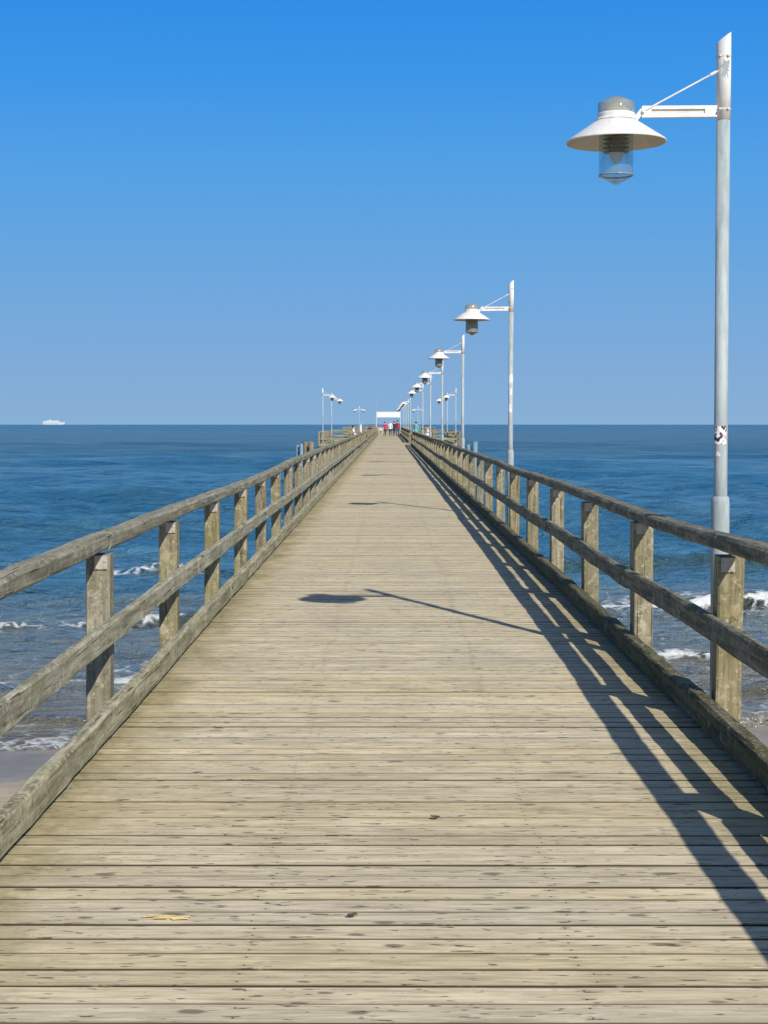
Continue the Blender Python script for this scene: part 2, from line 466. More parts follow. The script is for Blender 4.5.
# ------------------------------------------------------------------ railings
post_meshes = []
for v in range(4):
    b = bmesh.new()
    beam(b, (0, 0, -.55), (0, 0, .897), .133, .15, .008, .12, .004, v*11.3, up=Vector((0, 1, 0)))
    o = obj('post', b, M['post']); post_meshes.append(o.data); bpy.data.objects.remove(o)
def bracket_mesh():
    b = bmesh.new()
    box(b, (0, -.003, -.038), (.07, .006, .075))
    for dx in (-.022, .022):
        for dz in (-.065, -.028):
            tube(b, (dx, -.004, dz), (dx, -.011, dz), .008, 8)
    o = obj('bracket', b, M['plate']); me = o.data; bpy.data.objects.remove(o); return me
bracket_me = bracket_mesh()

def add_post(parent, x, y, br=True, side=1, rot=0.0):
    p = bpy.data.objects.new('post', random.choice(post_meshes))
    p.location = (x+random.gauss(0, .002), y+random.gauss(0, .012), random.uniform(-.006, .0))
    p.rotation_euler = (random.gauss(0, .005), random.gauss(0, .005), random.gauss(0, .02)+rot)
    link(p, parent)
    if br:
        q = bpy.data.objects.new('bracket', bracket_me)
        q.location = (side*.02, -.080, .894); link(q, p)
    return p

def long_rail(parent, name, x, y0, y1, z, w, h, cuts, seed, mat='rail', step=.3, wob=.009, near=40, bev=.012, rise=None):
    """rail made of butt-jointed lengths, one mesh; cuts = joint positions"""
    b = bmesh.new()
    ys = [y0]+[c for c in cuts if y0+.5 < c < y1-.5]+[y1]
    rs = random.Random(seed)
    off = [(rs.gauss(0, wob*.7), rs.gauss(0, wob)+(rise(v) if rise else 0)) for v in ys]
    for i in range(len(ys)-1):
        a, c = ys[i], ys[i+1]
        jx, jz = rs.gauss(0, .004), rs.gauss(0, .004)
        beam(b, (x+off[i][0]+jx, a+.002, z+off[i][1]+jz), (x+off[i+1][0]+jx, c-.002, z+off[i+1][1]-jz), w, h, bev,
             .10 if a < near else 1.2, .006 if a < near else .003, seed+i*7.7, bow=rs.gauss(0, wob))
    return obj(name, b, M[mat], parent)

def straight_railing(label, side, y0, y1, first, br_to=34):
    px = LP if side < 0 else RP
    t = thing('railing', label, 'railing', (0, y0, 0), 0, 'timber railings of the pier')
    o = lambda y: y-y0
    ys = []
    y = first
    while y > y0: y -= SP
    while y < y1+.01:
        if y >= y0-.01: ys.append(y)
        y += SP
    if y1-ys[-1] > .6: ys.append(y1-.09)
    if ys[0]-y0 > .6: ys.insert(0, y0+.09)
    drop = (lambda y: -.030*max(0, min(1, (30-y)/14))) if side < 0 and y0 < 0 else (lambda y: 0)
    for y in ys: add_post(t, px, y-y0, y < br_to, -side if side < 0 else -1).location.z += drop(y)
    cut = [v-y0 for v in ys[1::2]]
    sd = y0+side*3.1
    mt = 'rail' if side < 0 else 'shaded_rail'
    rise = (lambda v: max(0, min(.085, .030*(8.6-y0-v)))) if side > 0 and y0 < 0 else (lambda v: drop(v+y0))
    rise2 = (lambda v: .6*rise(v)) if side > 0 else None
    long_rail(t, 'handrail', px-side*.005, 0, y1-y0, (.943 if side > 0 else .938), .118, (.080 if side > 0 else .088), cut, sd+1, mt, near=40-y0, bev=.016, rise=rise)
    ik = px-side*.0665
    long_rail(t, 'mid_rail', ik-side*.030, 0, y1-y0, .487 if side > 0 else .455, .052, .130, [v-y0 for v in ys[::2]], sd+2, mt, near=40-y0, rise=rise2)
    kx = (LK-.034) if side < 0 else (RK+.042)
    long_rail(t, 'kerb', kx, 0, y1-y0, .092, .068 if side < 0 else .084, .138, [v+.6-y0 for v in ys[1::2]], sd+3, 'rail' if side < 0 else 'shaded_kerb', wob=.004, near=40-y0)
    return t

straight_railing('left timber railing of the near pier, running from the camera to the first platform', -1, -3.6, GAP0, LEFT0)
straight_railing('right timber railing of the near pier beside the tall lamps, shading the deck', 1, -3.6, GAP0, RIGHT0)
straight_railing('far left timber railing beyond the platform opening, up to the pier head', -1, GAP1, END, GAP1+.1, 0)
straight_railing('far right timber railing beyond the platform opening, beside the farther lamps', 1, GAP1, END, GAP1+.1, 0)

def side_railing(label, pts, nposts=None):
    """railing round a platform: polyline of points"""
    t = thing('railing', label, 'railing', (pts[0][0], pts[0][1], 0), 0, 'timber railings of the platforms')
    O = Vector((pts[0][0], pts[0][1], 0))
    hb, mb, kb = bmesh.new(), bmesh.new(), bmesh.new()
    P = [Vector((x, y, 0))-O for x, y in pts]
    for i in range(len(P)-1):
        a, b = P[i], P[i+1]
        L = (b-a).length; d = (b-a).normalized()
        n = max(1, round(L/2.2))
        for k in range(n+1 if i == len(P)-2 else n):
            q = a.lerp(b, k/n); add_post(t, q.x, q.y, False)
        e = d*.08
        beam(hb, a-e+Vector((0, 0, .945)), b-e*1.1+Vector((0, 0, .945)), .13, .09, .02, 1.0, .004, i)
        for z, w, h, bb in ((.50, .05, .14, mb), (.09, .07, .14, kb)):
            nrm = d.cross(Vector((0, 0, 1)))
            c = Vector((0, 118, 0)) if pts[0][1] < 150 else Vector((0, 250, 0))
            if (c-(O+a)).dot(nrm) < 0: nrm = -nrm
            beam(bb, a+nrm*.11+d*.1+Vector((0, 0, z)), b+nrm*.11-d*.1+Vector((0, 0, z)), w, h, .01, 1.0, .004, i+3)
    obj('handrail', hb, M['cross'], t); obj('mid_rail', mb, M['cross'], t); obj('kerb', kb, M['cross'], t)
    return t
PA, PB = GAP0-5.3, GAP1+6.8
side_railing('timber railing round the left half-way platform, below the pair of left lamps', [(-1.9, PA), (-4.65, PA), (-4.65, PB), (-1.9, PB)])
side_railing('timber railing round the right half-way platform, behind the seated people in white', [(2.1, PA), (4.85, PA), (4.85, PB), (2.1, PB)])
side_railing('timber railing along the left side of the far pier head', [(-1.9, END-.8), (-6.1, END-.8), (-6.1, HEAD-.3)])
side_railing('timber railing along the right side of the far pier head', [(2.1, END-.8), (6.3, END-.8), (6.3, HEAD-.3), (-5.8, HEAD-.3)])

# ------------------------------------------------------------------ lamps
LAMP_H = 3.98
ARM_Z = 3.49
OUT = .655
def lamp_parts(t, double=False, stickers=True):
    # galvanised pole with thicker sleeve foot
    b = bmesh.new(); lathe(b, [(.030, -.6), (.0415, -.6), (.0415, 3.46), (.030, 3.46)], 24)
    pole = obj('pole', b, M['galv'], t, smooth=True)
    b = bmesh.new(); lathe(b, [(.0445, -.62), (.056, -.62), (.056, 1.10), (.053, 1.125), (.0445, 1.135)], 24)
    obj('base_sleeve', b, M['galv'], pole, smooth=True)
    b = bmesh.new()
    for z in (-.15, -.42): box(b, (-.16, 0, z), (.22, .09, .012)); box(b, (-.26, 0, z), (.012, .16, .12))
    obj('wall_bracket', b, M['galv'], pole)
    # white top section, cut at a slant
    b = bmesh.new()
    seg = 24; r = .0442
    lo = [b.verts.new((r*math.cos(2*PI*k/seg), r*math.sin(2*PI*k/seg), 3.438)) for k in range(seg)]
    hi = [b.verts.new((r*math.cos(2*PI*k/seg), r*math.sin(2*PI*k/seg), LAMP_H-.045+r*math.cos(2*PI*k/seg)*.75)) for k in range(seg)]
    for k in range(seg): b.faces.new((lo[k], lo[(k+1) % seg], hi[(k+1) % seg], hi[k]))
    b.faces.new(hi); b.faces.new(list(reversed(lo)))
    top = obj('pole_top', b, M['white'], t, smooth=False)
    for p in top.data.polygons: p.use_smooth = len(p.vertices) == 4
    b = bmesh.new()
    b.free()
    for z in (3.82, 3.50):
        b = bmesh.new(); lathe(b, [(.0435, z-.006), (.0462, z-.006), (.0462, z+.006), (.0435, z+.006)], 24, closed=True)
        tube(b, (.02, -.044, z), (.02, -.056, z), .008, 6); tube(b, (-.03, -.038, z), (-.03, -.05, z), .007, 6)
        obj('clamp_band', b, M['under'], top)
    for sx in ((-1, 1) if double else (-1,)):
        S = lambda x: sx*x
        # arm: two flat bars with a slot, cranked down to the lamp collar
        b = bmesh.new()
        for z in (ARM_Z+.024, ARM_Z-.024): bbox_bev(b, (S(.27), 0, z), (.46, .03, .022), .003)
        bbox_bev(b, (S(.475), 0, ARM_Z), (.07, .028, .031), .003)
        bbox_bev(b, (S(.075), 0, ARM_Z), (.08, .028, .031), .003)
        beam(b, (S(.495), 0, ARM_Z+.012), (S(.555), 0, ARM_Z-.068), .03, .03, .004, 1, 0)
        beam(b, (S(.55), 0, ARM_Z-.066), (S(.60), 0, ARM_Z-.066), .03, .03, .004, 1, 0)
        arm = obj('arm', b, M['white'], t)
        b = bmesh.new(); box(b, (S(.27), .0, ARM_Z), (.36, .006, .030))
        obj('slot_plate', b, M['under'], arm)
        b = bmesh.new(); tube(b, (S(.03), -.02, 3.735), (S(.475), -.018, ARM_Z+.01), .0055, 8)
        tube(b, (S(.49), -.034, ARM_Z+.004), (S(.49), .016, ARM_Z+.004), .012, 8)
        tube(b, (S(.05), -.021, 3.724), (S(.085), -.0205, 3.705), .0105, 8)
        obj('tie_rod', b, M['white'], arm)
        c = (S(OUT), 0, 0)
        # shade: thin cone with rolled rim; rim at z 3.29
        zr = 3.305
        b = bmesh.new()
        prof = [(.098, zr+.135), (.125, zr+.130), (.30, zr+.013), (.306, zr+.006), (.306, zr-.002), (.301, zr-.002), (.299, zr+.006), (.124, zr+.124), (.098, zr+.124)]
        lathe(b, prof, 48, c, closed=True)
        sh = obj('lamp_shade', b, M['white'], t, smooth=True)
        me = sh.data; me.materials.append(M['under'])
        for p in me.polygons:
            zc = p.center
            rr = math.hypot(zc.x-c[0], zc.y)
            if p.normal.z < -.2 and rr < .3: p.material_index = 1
        b = bmesh.new()
        lathe(b, [(.0, zr+.176), (.112, zr+.176), (.116, zr+.170), (.116, zr+.148), (.128, zr+.134), (.097, zr+.120), (.0, zr+.12)], 36, c)
        obj('collar', b, M['white'], sh, smooth=False)
        b = bmesh.new()   # clear conical cap
        lathe(b, [(0, zr+.285), (.03, zr+.277), (.105, zr+.243), (.111, zr+.235), (.113, zr+.178)], 36, c)
        obj('glass_cap', b, M['cap'], sh, smooth=True)
        b = bmesh.new(); lathe(b, [(0, zr+.245), (.03, zr+.235), (.07, zr+.205), (.09, zr+.1775), (0, zr+.1775)], 24, c)
        obj('cap_fitting', b, M['under'], sh)
        b = bmesh.new()   # glass jar under the shade
        lathe(b, [(.104, zr+.118), (.104, zr-.190), (.106, zr-.197), (.101, zr-.204), (.02, zr-.250), (0, zr-.255)], 36, c)
        jar = obj('glass_jar', b, M['glass'], sh, smooth=True)
        b = bmesh.new()   # thick moulded seam above the cone
        lathe(b, [(.098, zr-.193), (.1055, zr-.193), (.1075, zr-.198), (.1055, zr-.203), (.098, zr-.203)], 36, c, closed=True)
        obj('jar_rim', b, M['rim'], sh, smooth=True)
        b = bmesh.new()
        for i in range(6):
            z = zr+.085-i*.026
            lathe(b, [(.03, z-.002), (.079, z-.013), (.081, z-.009), (.03, z+.003)], 28, c, closed=True)
        tube(b, (c[0], 0, zr+.118), (c[0], 0, zr-.06), .042, 20)
        obj('louvre', b, M['louvre'], sh)
        b = bmesh.new(); lathe(b, [(0, zr-.128), (.016, zr-.122), (.034, zr-.095), (.052, zr-.068), (.05, zr-.062), (0, zr-.062)], 20, c)
        obj('bulb', b, M['bulb'], sh, smooth=True)
    return pole

def patch(pole, z0, z1, a0, a1, mat, name='sticker', r=.0435, ragged=.0, seed=0):
    b = bmesh.new(); rs = random.Random(seed)
    n, m = 8, 6
    g_ = [[None]*(m+1) for _ in range(n+1)]
    for i in range(n+1):
        for j in range(m+1):
            a = a0+(a1-a0)*i/n; z = z0+(z1-z0)*j/m
            if i in (0, n): a += rs.uniform(-1, 1)*ragged
            if j in (0, m): z += rs.uniform(-1, 1)*ragged*.06
            g_[i][j] = b.verts.new((r*math.cos(a), r*math.sin(a), z))
    for i in range(n):
        for j in range(m): b.faces.new((g_[i][j], g_[i+1][j], g_[i+1][j+1], g_[i][j+1]))
    return obj(name, b, mat, pole)

ROW = 'white shaded lamps along the right railing'
lamp0 = thing('street_lamp', 'nearest and tallest lamp, cone shade and glass jar, stickers on its grey pole', 'lamp', (2.068, 9.55, 0), 0, ROW)
lamp0.rotation_euler = (0, -.005, 0)
pole0 = lamp_parts(lamp0)
ordinal = ['', 'second', 'third', 'fourth', 'fifth', 'sixth', '', '', 'seventh', 'eighth', 'ninth', 'tenth', 'eleventh']
for k in range(1, 13):
    if k in (6, 7): continue
    c = copy_tree(lamp0)
    q = 0 if k == 1 else 1
    c.location = (2.055+random.gauss(0, .01)*q, 9.47+16.4*k, random.gauss(0, .015)*q); c.rotation_euler = (random.gauss(0, .003)*q, random.gauss(0, .003)*q, random.gauss(0, .05))
    c['label'] = f'{ordinal[k]} lamp along the right railing counting away from the nearest tall lamp'
    if k == 1:
        pl = [h for h in c.children if h.name.startswith('pole') and not h.name.startswith('pole_top')][0]
        patch(pl, 2.25, 2.40, -2.6, -.7, M['bleached'], ragged=.3, seed=4)
        patch(pl, 2.05, 2.16, -2.2, -1.0, M['bleached'], ragged=.3, seed=5)
        patch(pl, 1.76, 1.90, -2.4, -1.3, M['bleached'], ragged=.3, seed=6)
# stickers on the nearest pole only
stk = patch(pole0, 1.46, 1.57, -2.9, -.9, M['sticker'], ragged=.12, seed=1)
tag(stk, 'torn white sticker with dark and pink marks')
patch(pole0, 1.385, 1.41, -2.5, -1.9, M['bleached'], ragged=.15, seed=2)
patch([h for h in lamp0.children if h.name.startswith('pole_top')][0], 3.70, 3.78, -1.9, -1.1, M['galv'], name='bare_patch', r=.0448, ragged=.35, seed=3)

plat = [(4.65, 106.0, 0, 'nearer of the two lamps on the right half-way platform'),
        (4.70, 122.4, 0, 'farther of the two lamps on the right half-way platform'),
        (-4.48, 106.0, PI, 'nearer of the two lamps on the left half-way platform'),
        (-4.50, 123.0, PI, 'farther of the two lamps on the left half-way platform')]
src = [o for o in bpy.data.objects if o.name.startswith('street_lamp')]
src = sorted(src, key=lambda o: o.location.y)[3]
for x, y, rz, lb in plat:
    c = copy_tree(src); c.location = (x, y, 0); c.rotation_euler = (0, 0, rz)
    tag(c, lb, 'lamp', 'white shaded lamps on the half-way platforms')
for sx, lb in ((-4.15, 'double armed lamp with two white shades at the left of the far pier head'), (4.3, 'double armed lamp with two white shades at the right of the far pier head')):
    t = thing('double_lamp', lb, 'lamp', (sx, 222, 0), 0, 'double armed lamps on the pier head')
    lamp_parts(t, True)

for o_ in bpy.data.objects:      # the jars of all but the nearest lamp have yellowed
    if o_.name.startswith('glass_jar') and o_.parent.parent != lamp0:
        o_.material_slots[0].link = 'OBJECT'; o_.material_slots[0].material = M['aged']

# ------------------------------------------------------------------ far pier head: banner gate, flagpole, bench
gt = thing('banner_gate', 'white blank banner board on two posts across the far end of the pier', 'sign', (0.08, 250, 0))
b = bmesh.new(); bbox_bev(b, (0, 0, 2.9), (3.75, .08, .80), .01); obj('board', b, M['bleached'], gt)
b = bmesh.new()
for z in (2.47, 3.33): box(b, (0, 0, z), (3.83, .1, .045))
obj('board_frame', b, M['white'], gt)
for sx in (-1.93, 1.93):
    b = bmesh.new(); lathe(b, [(0, 0), (.10, 0), (.10, .02), (.035, .025), (.035, 3.4), (0, 3.42)], 14, (sx, 0, 0)); obj('gate_post', b, M['white'], gt)
fp = thing('flagpole', 'thin dark bare mast beside the left end of the banner board', 'mast', (-1.66, END+1.5, 0))
b = bmesh.new(); lathe(b, [(0, 0), (.055, 0), (.03, 5.7), (0, 5.73)], 12); obj('mast', b, M['galv'], fp)
b = bmesh.new(); lathe(b, [(0, 0), (.14, 0), (.14, .25), (.075, .27)], 12); obj('base', b, M['dark'], fp)
b = bmesh.new(); bmesh.ops.create_uvsphere(b, u_segments=10, v_segments=6, radius=.05, matrix=Matrix.Translation((0, 0, 5.77))); obj('finial', b, M['dark'], fp)

def bench(label, x, y, rz, L=1.8, mat='cross', group='timber benches on the pier'):
    t = thing('bench', label, 'bench', (x, y, 0), rz, group)
    b = bmesh.new()
    for i in range(4): bbox_bev(b, (0, -.18+i*.115, .44), (L, .1, .035), .006)
    obj('seat', b, M[mat], t)
    b = bmesh.new()
    for i in range(3): bbox_bev(b, (0, .26+i*.02, .55+i*.13), (L, .03, .1), .006, Matrix.Rotation(-.15, 4, 'X'))
    obj('backrest', b, M[mat], t)
    for sx in (-L/2+.2, L/2-.2):
        b = bmesh.new(); box(b, (sx, -.15, .21), (.07, .07, .42)); obj('leg', b, M[mat], t)
        b = bmesh.new(); beam(b, (sx, .235, 0), (sx, .32, .86), .07, .05, .005, 1, 0); obj('leg', b, M[mat], t)
    return t
bench('timber bench on the right half-way platform under the people in white', 2.95, 111.6, -PI/2, 2.2)
bench('timber bench on the left half-way platform under the seated person in white', -2.45, 111.4, PI/2)
bench('timber bench at the far left end under the two people in dark clothes', -2.15, 206.6+6, 0, 1.9)
bench('white painted bench at the far end of the pier, left of the walkers', -1.05, 228, PI, 1.0, 'white', 'white benches')

def post_sign(x, y):
    t = thing('marker_post', 'short white post standing by the far left railing', 'post', (x, y, 0))
    b = bmesh.new(); bbox_bev(b, (0, 0, .72), (.14, .1, 1.44), .01); obj('shaft', b, M['white'], t)
    b = bmesh.new(); lathe(b, [(0, 1.50), (.09, 1.47), (.11, 1.44), (0, 1.44)], 12); obj('cap', b, M['white'], t)
post_sign(-2.25, 150.0 if False else 128.0)

# blue tubes and timber piles in the water beside the platform
def dolphin(name, label, cat, pts, mat, r, top, group):
    t = thing(name, label, cat, (pts[0][0], pts[0][1], 0), 0, group)
    for x, y in pts:
        b = bmesh.new()
        tube(b, (x-pts[0][0], y-pts[0][1], -7), (x-pts[0][0]+random.gauss(0, .03), y-pts[0][1], top+random.uniform(-.12, .12)), r*1.05, 14, r)
        obj('pile', b, mat, t)
    b = bmesh.new()
    for (x, y), (x2, y2) in zip(pts[:-1], pts[1:]):
        for z in (top-.5, top-1.7): tube(b, (x-pts[0][0], y-pts[0][1], z), (x2-pts[0][0], y2-pts[0][1], z), r*.5, 8)
    obj('brace', b, mat, t)
dolphin('mooring_dolphin', 'timber mooring piles standing in the sea left of the half-way platform', 'mooring pile', [(-5.0, 100.5), (-5.35, 101.0), (-5.15, 101.6)], M['post'], .16, .42, 'mooring posts beside the platforms')
dolphin('mooring_tube', 'pale blue steel mooring tubes standing left of the timber piles', 'mooring pile', [(-5.65, 100.2), (-5.95, 100.6)], M['blue'], .12, .2, 'mooring posts beside the platforms')
dolphin('mooring_tube', 'pale blue steel mooring tubes standing right of the right platform', 'mooring pile', [(5.25, 100.2), (5.62, 99.8)], M['blue'], .17, .28, 'mooring posts beside the platforms')

# ------------------------------------------------------------------ people (far away, 14 pixels tall)
SKIN = mat_plain('skin', (.52, .33, .24), .55, 0, .05)
HAIRS = [mat_plain('dark_hair', (.035, .025, .02), .6), mat_plain('fair_hair', (.32, .24, .13), .6), mat_plain('grey_hair', (.45, .44, .42), .6)]
def cloth(name, c): return mat_plain(name, c, .85, 0, .1)
def person(label, x, y, rz, top, legs, hair=0, pose='walk', h=1.7, group=None, z=0.0):
    t = thing('person', label, 'person', (x, y, z), rz, group)
    J, E, RAD = [], [], []
    def v(p, r): J.append(Vector(p)); RAD.append(r); return len(J)-1
    def e(a, b): E.append((a, b))
    if pose == 'sit':
        hz, lean = .53, .08
        pel = v((0, 0, hz), .135)
        for s in (-1, 1):
            hp = v((s*.09, .05, hz-.01), .10); e(pel, hp)
            kn = v((s*.11, .45, hz-.03), .072); e(hp, kn)
            sh = v((s*.11, .47, .28), .058); e(kn, sh)
            an = v((s*.11, .46, .08), .042); e(sh, an)
            to = v((s*.125, .60, .045), .038); e(an, to)
    else:
        hz = .90; lean = .02
        pel = v((0, 0, hz), .135)
        for s in (-1, 1):
            sw = s*.16 if pose == 'walk' else s*.02
            hp = v((s*.09, 0, hz-.06), .10); e(pel, hp)
            kn = v((s*.10, sw*.55+.04, .48), .068); e(hp, kn)
            cf = v((s*.10, sw*.85, .32), .062); e(kn, cf)
            an = v((s*.10, sw*1.1-.02, .09), .04); e(cf, an)
            to = v((s*.115, sw*1.1+.13, .045), .036); e(an, to)
    wa = v((0, -lean, hz+.20), .125); e(pel, wa)
    ch = v((0, -lean, hz+.42), .15); e(wa, ch)
    nk = v((0, -lean, hz+.57), .062); e(ch, nk)
    hd0 = v((0, -lean+.015, hz+.65), .085); e(nk, hd0)
    hd = v((0, -lean+.02, hz+.75), .092); e(hd0, hd)
    ns = v((0, -lean+.105, hz+.70), .018); e(hd0, ns)
    for s in (-1, 1):
        so = v((s*.19, -lean, hz+.50), .066); e(ch, so)
        if pose == 'sit':
            el = v((s*.24, .02, hz+.22), .046); e(so, el); wr = v((s*.16, .24, hz+.12), .034); e(el, wr); ha = v((s*.13, .32, hz+.10), .036); e(wr, ha)
        else:
            sw = -s*.13 if pose == 'walk' else 0.02
            el = v((s*.25, sw*.5-.04, hz+.22), .046); e(so, el); wr = v((s*.25, sw+.05, hz-.02), .034); e(el, wr); ha = v((s*.25, sw+.08, hz-.11), .037); e(wr, ha)
    me = bpy.data.meshes.new('skel'); me.from_pydata([tuple(p) for p in J], E, []); 
    o = bpy.data.objects.new('skel', me); COL.objects.link(o)
    sk = o.modifiers.new('s', 'SKIN'); sk.use_smooth_shade = True
    for i, r in enumerate(RAD): me.skin_vertices[0].data[i].radius = (r, r*.82 if i in (0,) or r > .12 else r)
    me.skin_vertices[0].data[0].use_root = True
    su = o.modifiers.new('u', 'SUBSURF'); su.levels = 1; su.render_levels = 1
    dg = bpy.context.evaluated_depsgraph_get()
    bme = bpy.data.meshes.new_from_object(o.evaluated_get(dg))
    bpy.data.objects.remove(o)
    bme.name = 'body'
    bme.materials.clear()
    for m_ in (top, legs, SKIN, M['dark']): bme.materials.append(m_)
    for p in bme.polygons:
        c = p.center
        if c.z > hz+.57: i = 2
        elif pose == 'sit' and c.y > .16 and c.z < hz+.06: i = 1
        elif c.z < hz-.02 and abs(c.x) < .215: i = 1
        elif pose == 'sit' and c.z < hz-.06: i = 1
        else: i = 0
        if pose != 'sit' and abs(c.x) > .2 and c.z < hz-.04: i = 2
        if pose == 'sit' and c.y > .24 and c.z > hz+.06: i = 2
        if c.z < .09: i = 3
        p.material_index = i; p.use_smooth = True
    b_ = bpy.data.objects.new('body', bme); link(b_, t)
    hb = bmesh.new(); bmesh.ops.create_uvsphere(hb, u_segments=14, v_segments=9, radius=1, matrix=Matrix.Translation((0, -lean-.005, hz+.765)) @ Matrix.Diagonal((.097, .105, .10, 1)))
    bmesh.ops.delete(hb, geom=[f for f in hb.verts if f.co.y > .045-lean and f.co.z < hz+.79], context='VERTS')
    obj('hair', hb, HAIRS[hair], t, smooth=True)
    s = h/1.7; t.scale = (s, s, s)
    return t
RED, DRED, WHT, BLK = cloth('red_jacket', (.62, .02, .045)), cloth('dark_red_jacket', (.30, .02, .03)), cloth('white_jacket', (.78, .78, .76)), cloth('black_cloth', (.025, .025, .03))
DEN, GRN, TRQ, CRM = cloth('blue_jeans', (.06, .09, .16)), cloth('pale_green_top', (.45, .62, .42)), cloth('turquoise_top', (.12, .50, .52)), cloth('cream_top', (.74, .72, .66))
WG = 'people walking away along the pier'
person('person in bright red jacket and dark trousers walking away, leftmost of the walkers', -.36, 180.5, 0, RED, BLK, 0, 'walk', 1.66, WG)
person('person in white jacket walking away between the red and dark clothed walkers', .27, 183, 0, WHT, BLK, 2, 'walk', 1.72, WG)
person('person in black clothes walking away beside the dark red jacket', .72, 184, .1, BLK, BLK, 0, 'walk', 1.70, WG)
person('person in dark red jacket and blue jeans walking away, rightmost of the walkers', 1.10, 179, -.1, DRED, DEN, 0, 'walk', 1.80, WG)
SG = 'people on the platforms'
person('person in white top seated on the left half-way platform', -2.42, 111.3, -PI/2, WHT, BLK, 0, 'sit', 1.72, SG)
person('dark haired person in pale green top seated on the right half-way platform', 2.78, 112.2, PI/2, GRN, CRM, 0, 'sit', 1.72, SG)
person('fair haired person in white clothes seated on the right half-way platform', 2.82, 111.2, PI/2, CRM, WHT, 1, 'sit', 1.62, SG)
person('person in turquoise top standing at the far corner of the right half-way platform', 2.28, 127.0, 2.4, TRQ, DEN, 0, 'stand', 1.62, SG)
person('person in black seated at the far left end, left one of the pair', -2.45, 212.5, PI, BLK, DEN, 0, 'sit', 1.75, SG)
person('person in dark red seated at the far left end, right one of the pair', -1.95, 212.5, PI, DRED, BLK, 0, 'sit', 1.70, SG)

# ------------------------------------------------------------------ small litter on the deck
def straw(label, x, y, n, L, mat, seed):
    rs = random.Random(seed)
    b = bmesh.new()
    for i in range(n):
        a = rs.gauss(0, .35); l = L*rs.uniform(.4, 1); cx, cy = rs.gauss(0, L*.3), rs.gauss(0, .008)
        d = Vector((math.cos(a), math.sin(a)*.4, 0))*l/2
        z = .004+rs.random()*.006
        beam(b, Vector((cx, cy, z))-d, Vector((cx, cy, z+.003))+d, rs.uniform(.003, .007), .0025, .0006, 1, 0)
    return tag(obj('straw_wisp', b, mat, None, (x, y, 0)), label, 'straw')
straw('pale straw wisp lying on the planks at the lower left of the deck', -.715, 4.85, 16, .085, M['straw'], 3)
def leaf(label, x, y, s, rz, seed):
    rs = random.Random(seed)
    b = bmesh.new()
    top, bot = [], []
    n = 9
    rows = []
    for i in range(n):
        t_ = i/(n-1); w = s*.36*math.sin(PI*min(1, t_*.96+.03))**.8*(1+rs.uniform(-.15, .15))
        z = .006+.35*s*(t_-.5)**2+rs.uniform(0, .002)
        rows.append([b.verts.new((s*(t_-.5), -w, z+.15*s)), b.verts.new((s*(t_-.5), 0, z)), b.verts.new((s*(t_-.5), w, z+.12*s))])
    for a, c in zip(rows[:-1], rows[1:]):
        for k_ in range(2): b.faces.new((a[k_], a[k_+1], c[k_+1], c[k_]))
    tube(b, (s*.5, 0, .006+.08*s), (s*.8, .01, .006), .0012, 6)
    bmesh.ops.solidify(b, geom=b.faces[:], thickness=.001)
    return tag(obj('dry_leaf', b, M['leaf'], None, (x, y, .003), rz), label, 'leaf', 'dry leaves on the deck')
leaf('curled dark dry leaf on the planks at the bottom, left of centre', -.115, 4.86, .035, .5, 1)
leaf('curled dark dry leaf on the planks in the centre of the near deck', .19, 6.09, .04, -.4, 2)

# ------------------------------------------------------------------ beach
def beach_z(x, y):
    base = WATER-.085*(y-21.2)
    return np.where(y < 0, WATER+.085*21.2+.02*(-y)*np.exp(y/40), np.where(y > 21.2, WATER-.05*(y-21.2), base))
def grid_mesh(name, X, Y, Z, mat, attrs=None, smooth=True):
    nr, nc = X.shape
    me = bpy.data.meshes.new(name)
    co = np.stack([X, Y, Z], -1).reshape(-1, 3).astype(np.float32)
    idx = np.arange(nr*nc).reshape(nr, nc)
    q = np.stack([idx[:-1, :-1], idx[:-1, 1:], idx[1:, 1:], idx[1:, :-1]], -1).reshape(-1, 4)
    me.vertices.add(len(co)); me.vertices.foreach_set('co', co.ravel())
    me.loops.add(q.size); me.loops.foreach_set('vertex_index', q.ravel().astype(np.int32))
    me.polygons.add(len(q)); me.polygons.foreach_set('loop_start', np.arange(0, q.size, 4, dtype=np.int32))
    me.polygons.foreach_set('loop_total', np.full(len(q), 4, np.int32))
    me.polygons.foreach_set('use_smooth', np.full(len(q), smooth))
    me.update(calc_edges=True)
    for k_, a in (attrs or {}).items():
        at = me.attributes.new(k_, 'FLOAT', 'POINT'); at.data.foreach_set('value', a.ravel().astype(np.float32))
    me.materials.append(mat)
    return link(bpy.data.objects.new(name, me))

def vnoise(x, seed, oct=3):
    """1-D smooth noise, vectorised"""
    out = np.zeros_like(x); amp = 1.0
    r_ = np.random.default_rng(seed)
    for o_ in range(oct):
        t = r_.uniform(-1, 1, 4096)
        xi = np.floor(x).astype(int); f = x-xi; f = f*f*(3-2*f)
        out += amp*(t[xi % 4096]*(1-f)+t[(xi+1) % 4096]*f)
        x = x*2.03+17.1; amp *= .5
    return out
ys = np.concatenate([np.arange(-60, 10, 2.0), np.arange(10, 40, .2), np.arange(40, 140, 4)])
xs = np.concatenate([np.arange(-400, -40, 12.0), np.arange(-40, 40, .4), np.arange(40, 401, 12.0)])
X, Y = np.meshgrid(xs, ys)
Z = beach_z(X, Y)+.02*vnoise(X*.6+Y*.37, 3)*vnoise(Y*.8-X*.21, 4)
tag(grid_mesh('beach', X, Y, Z, M['sand']), kind='structure')

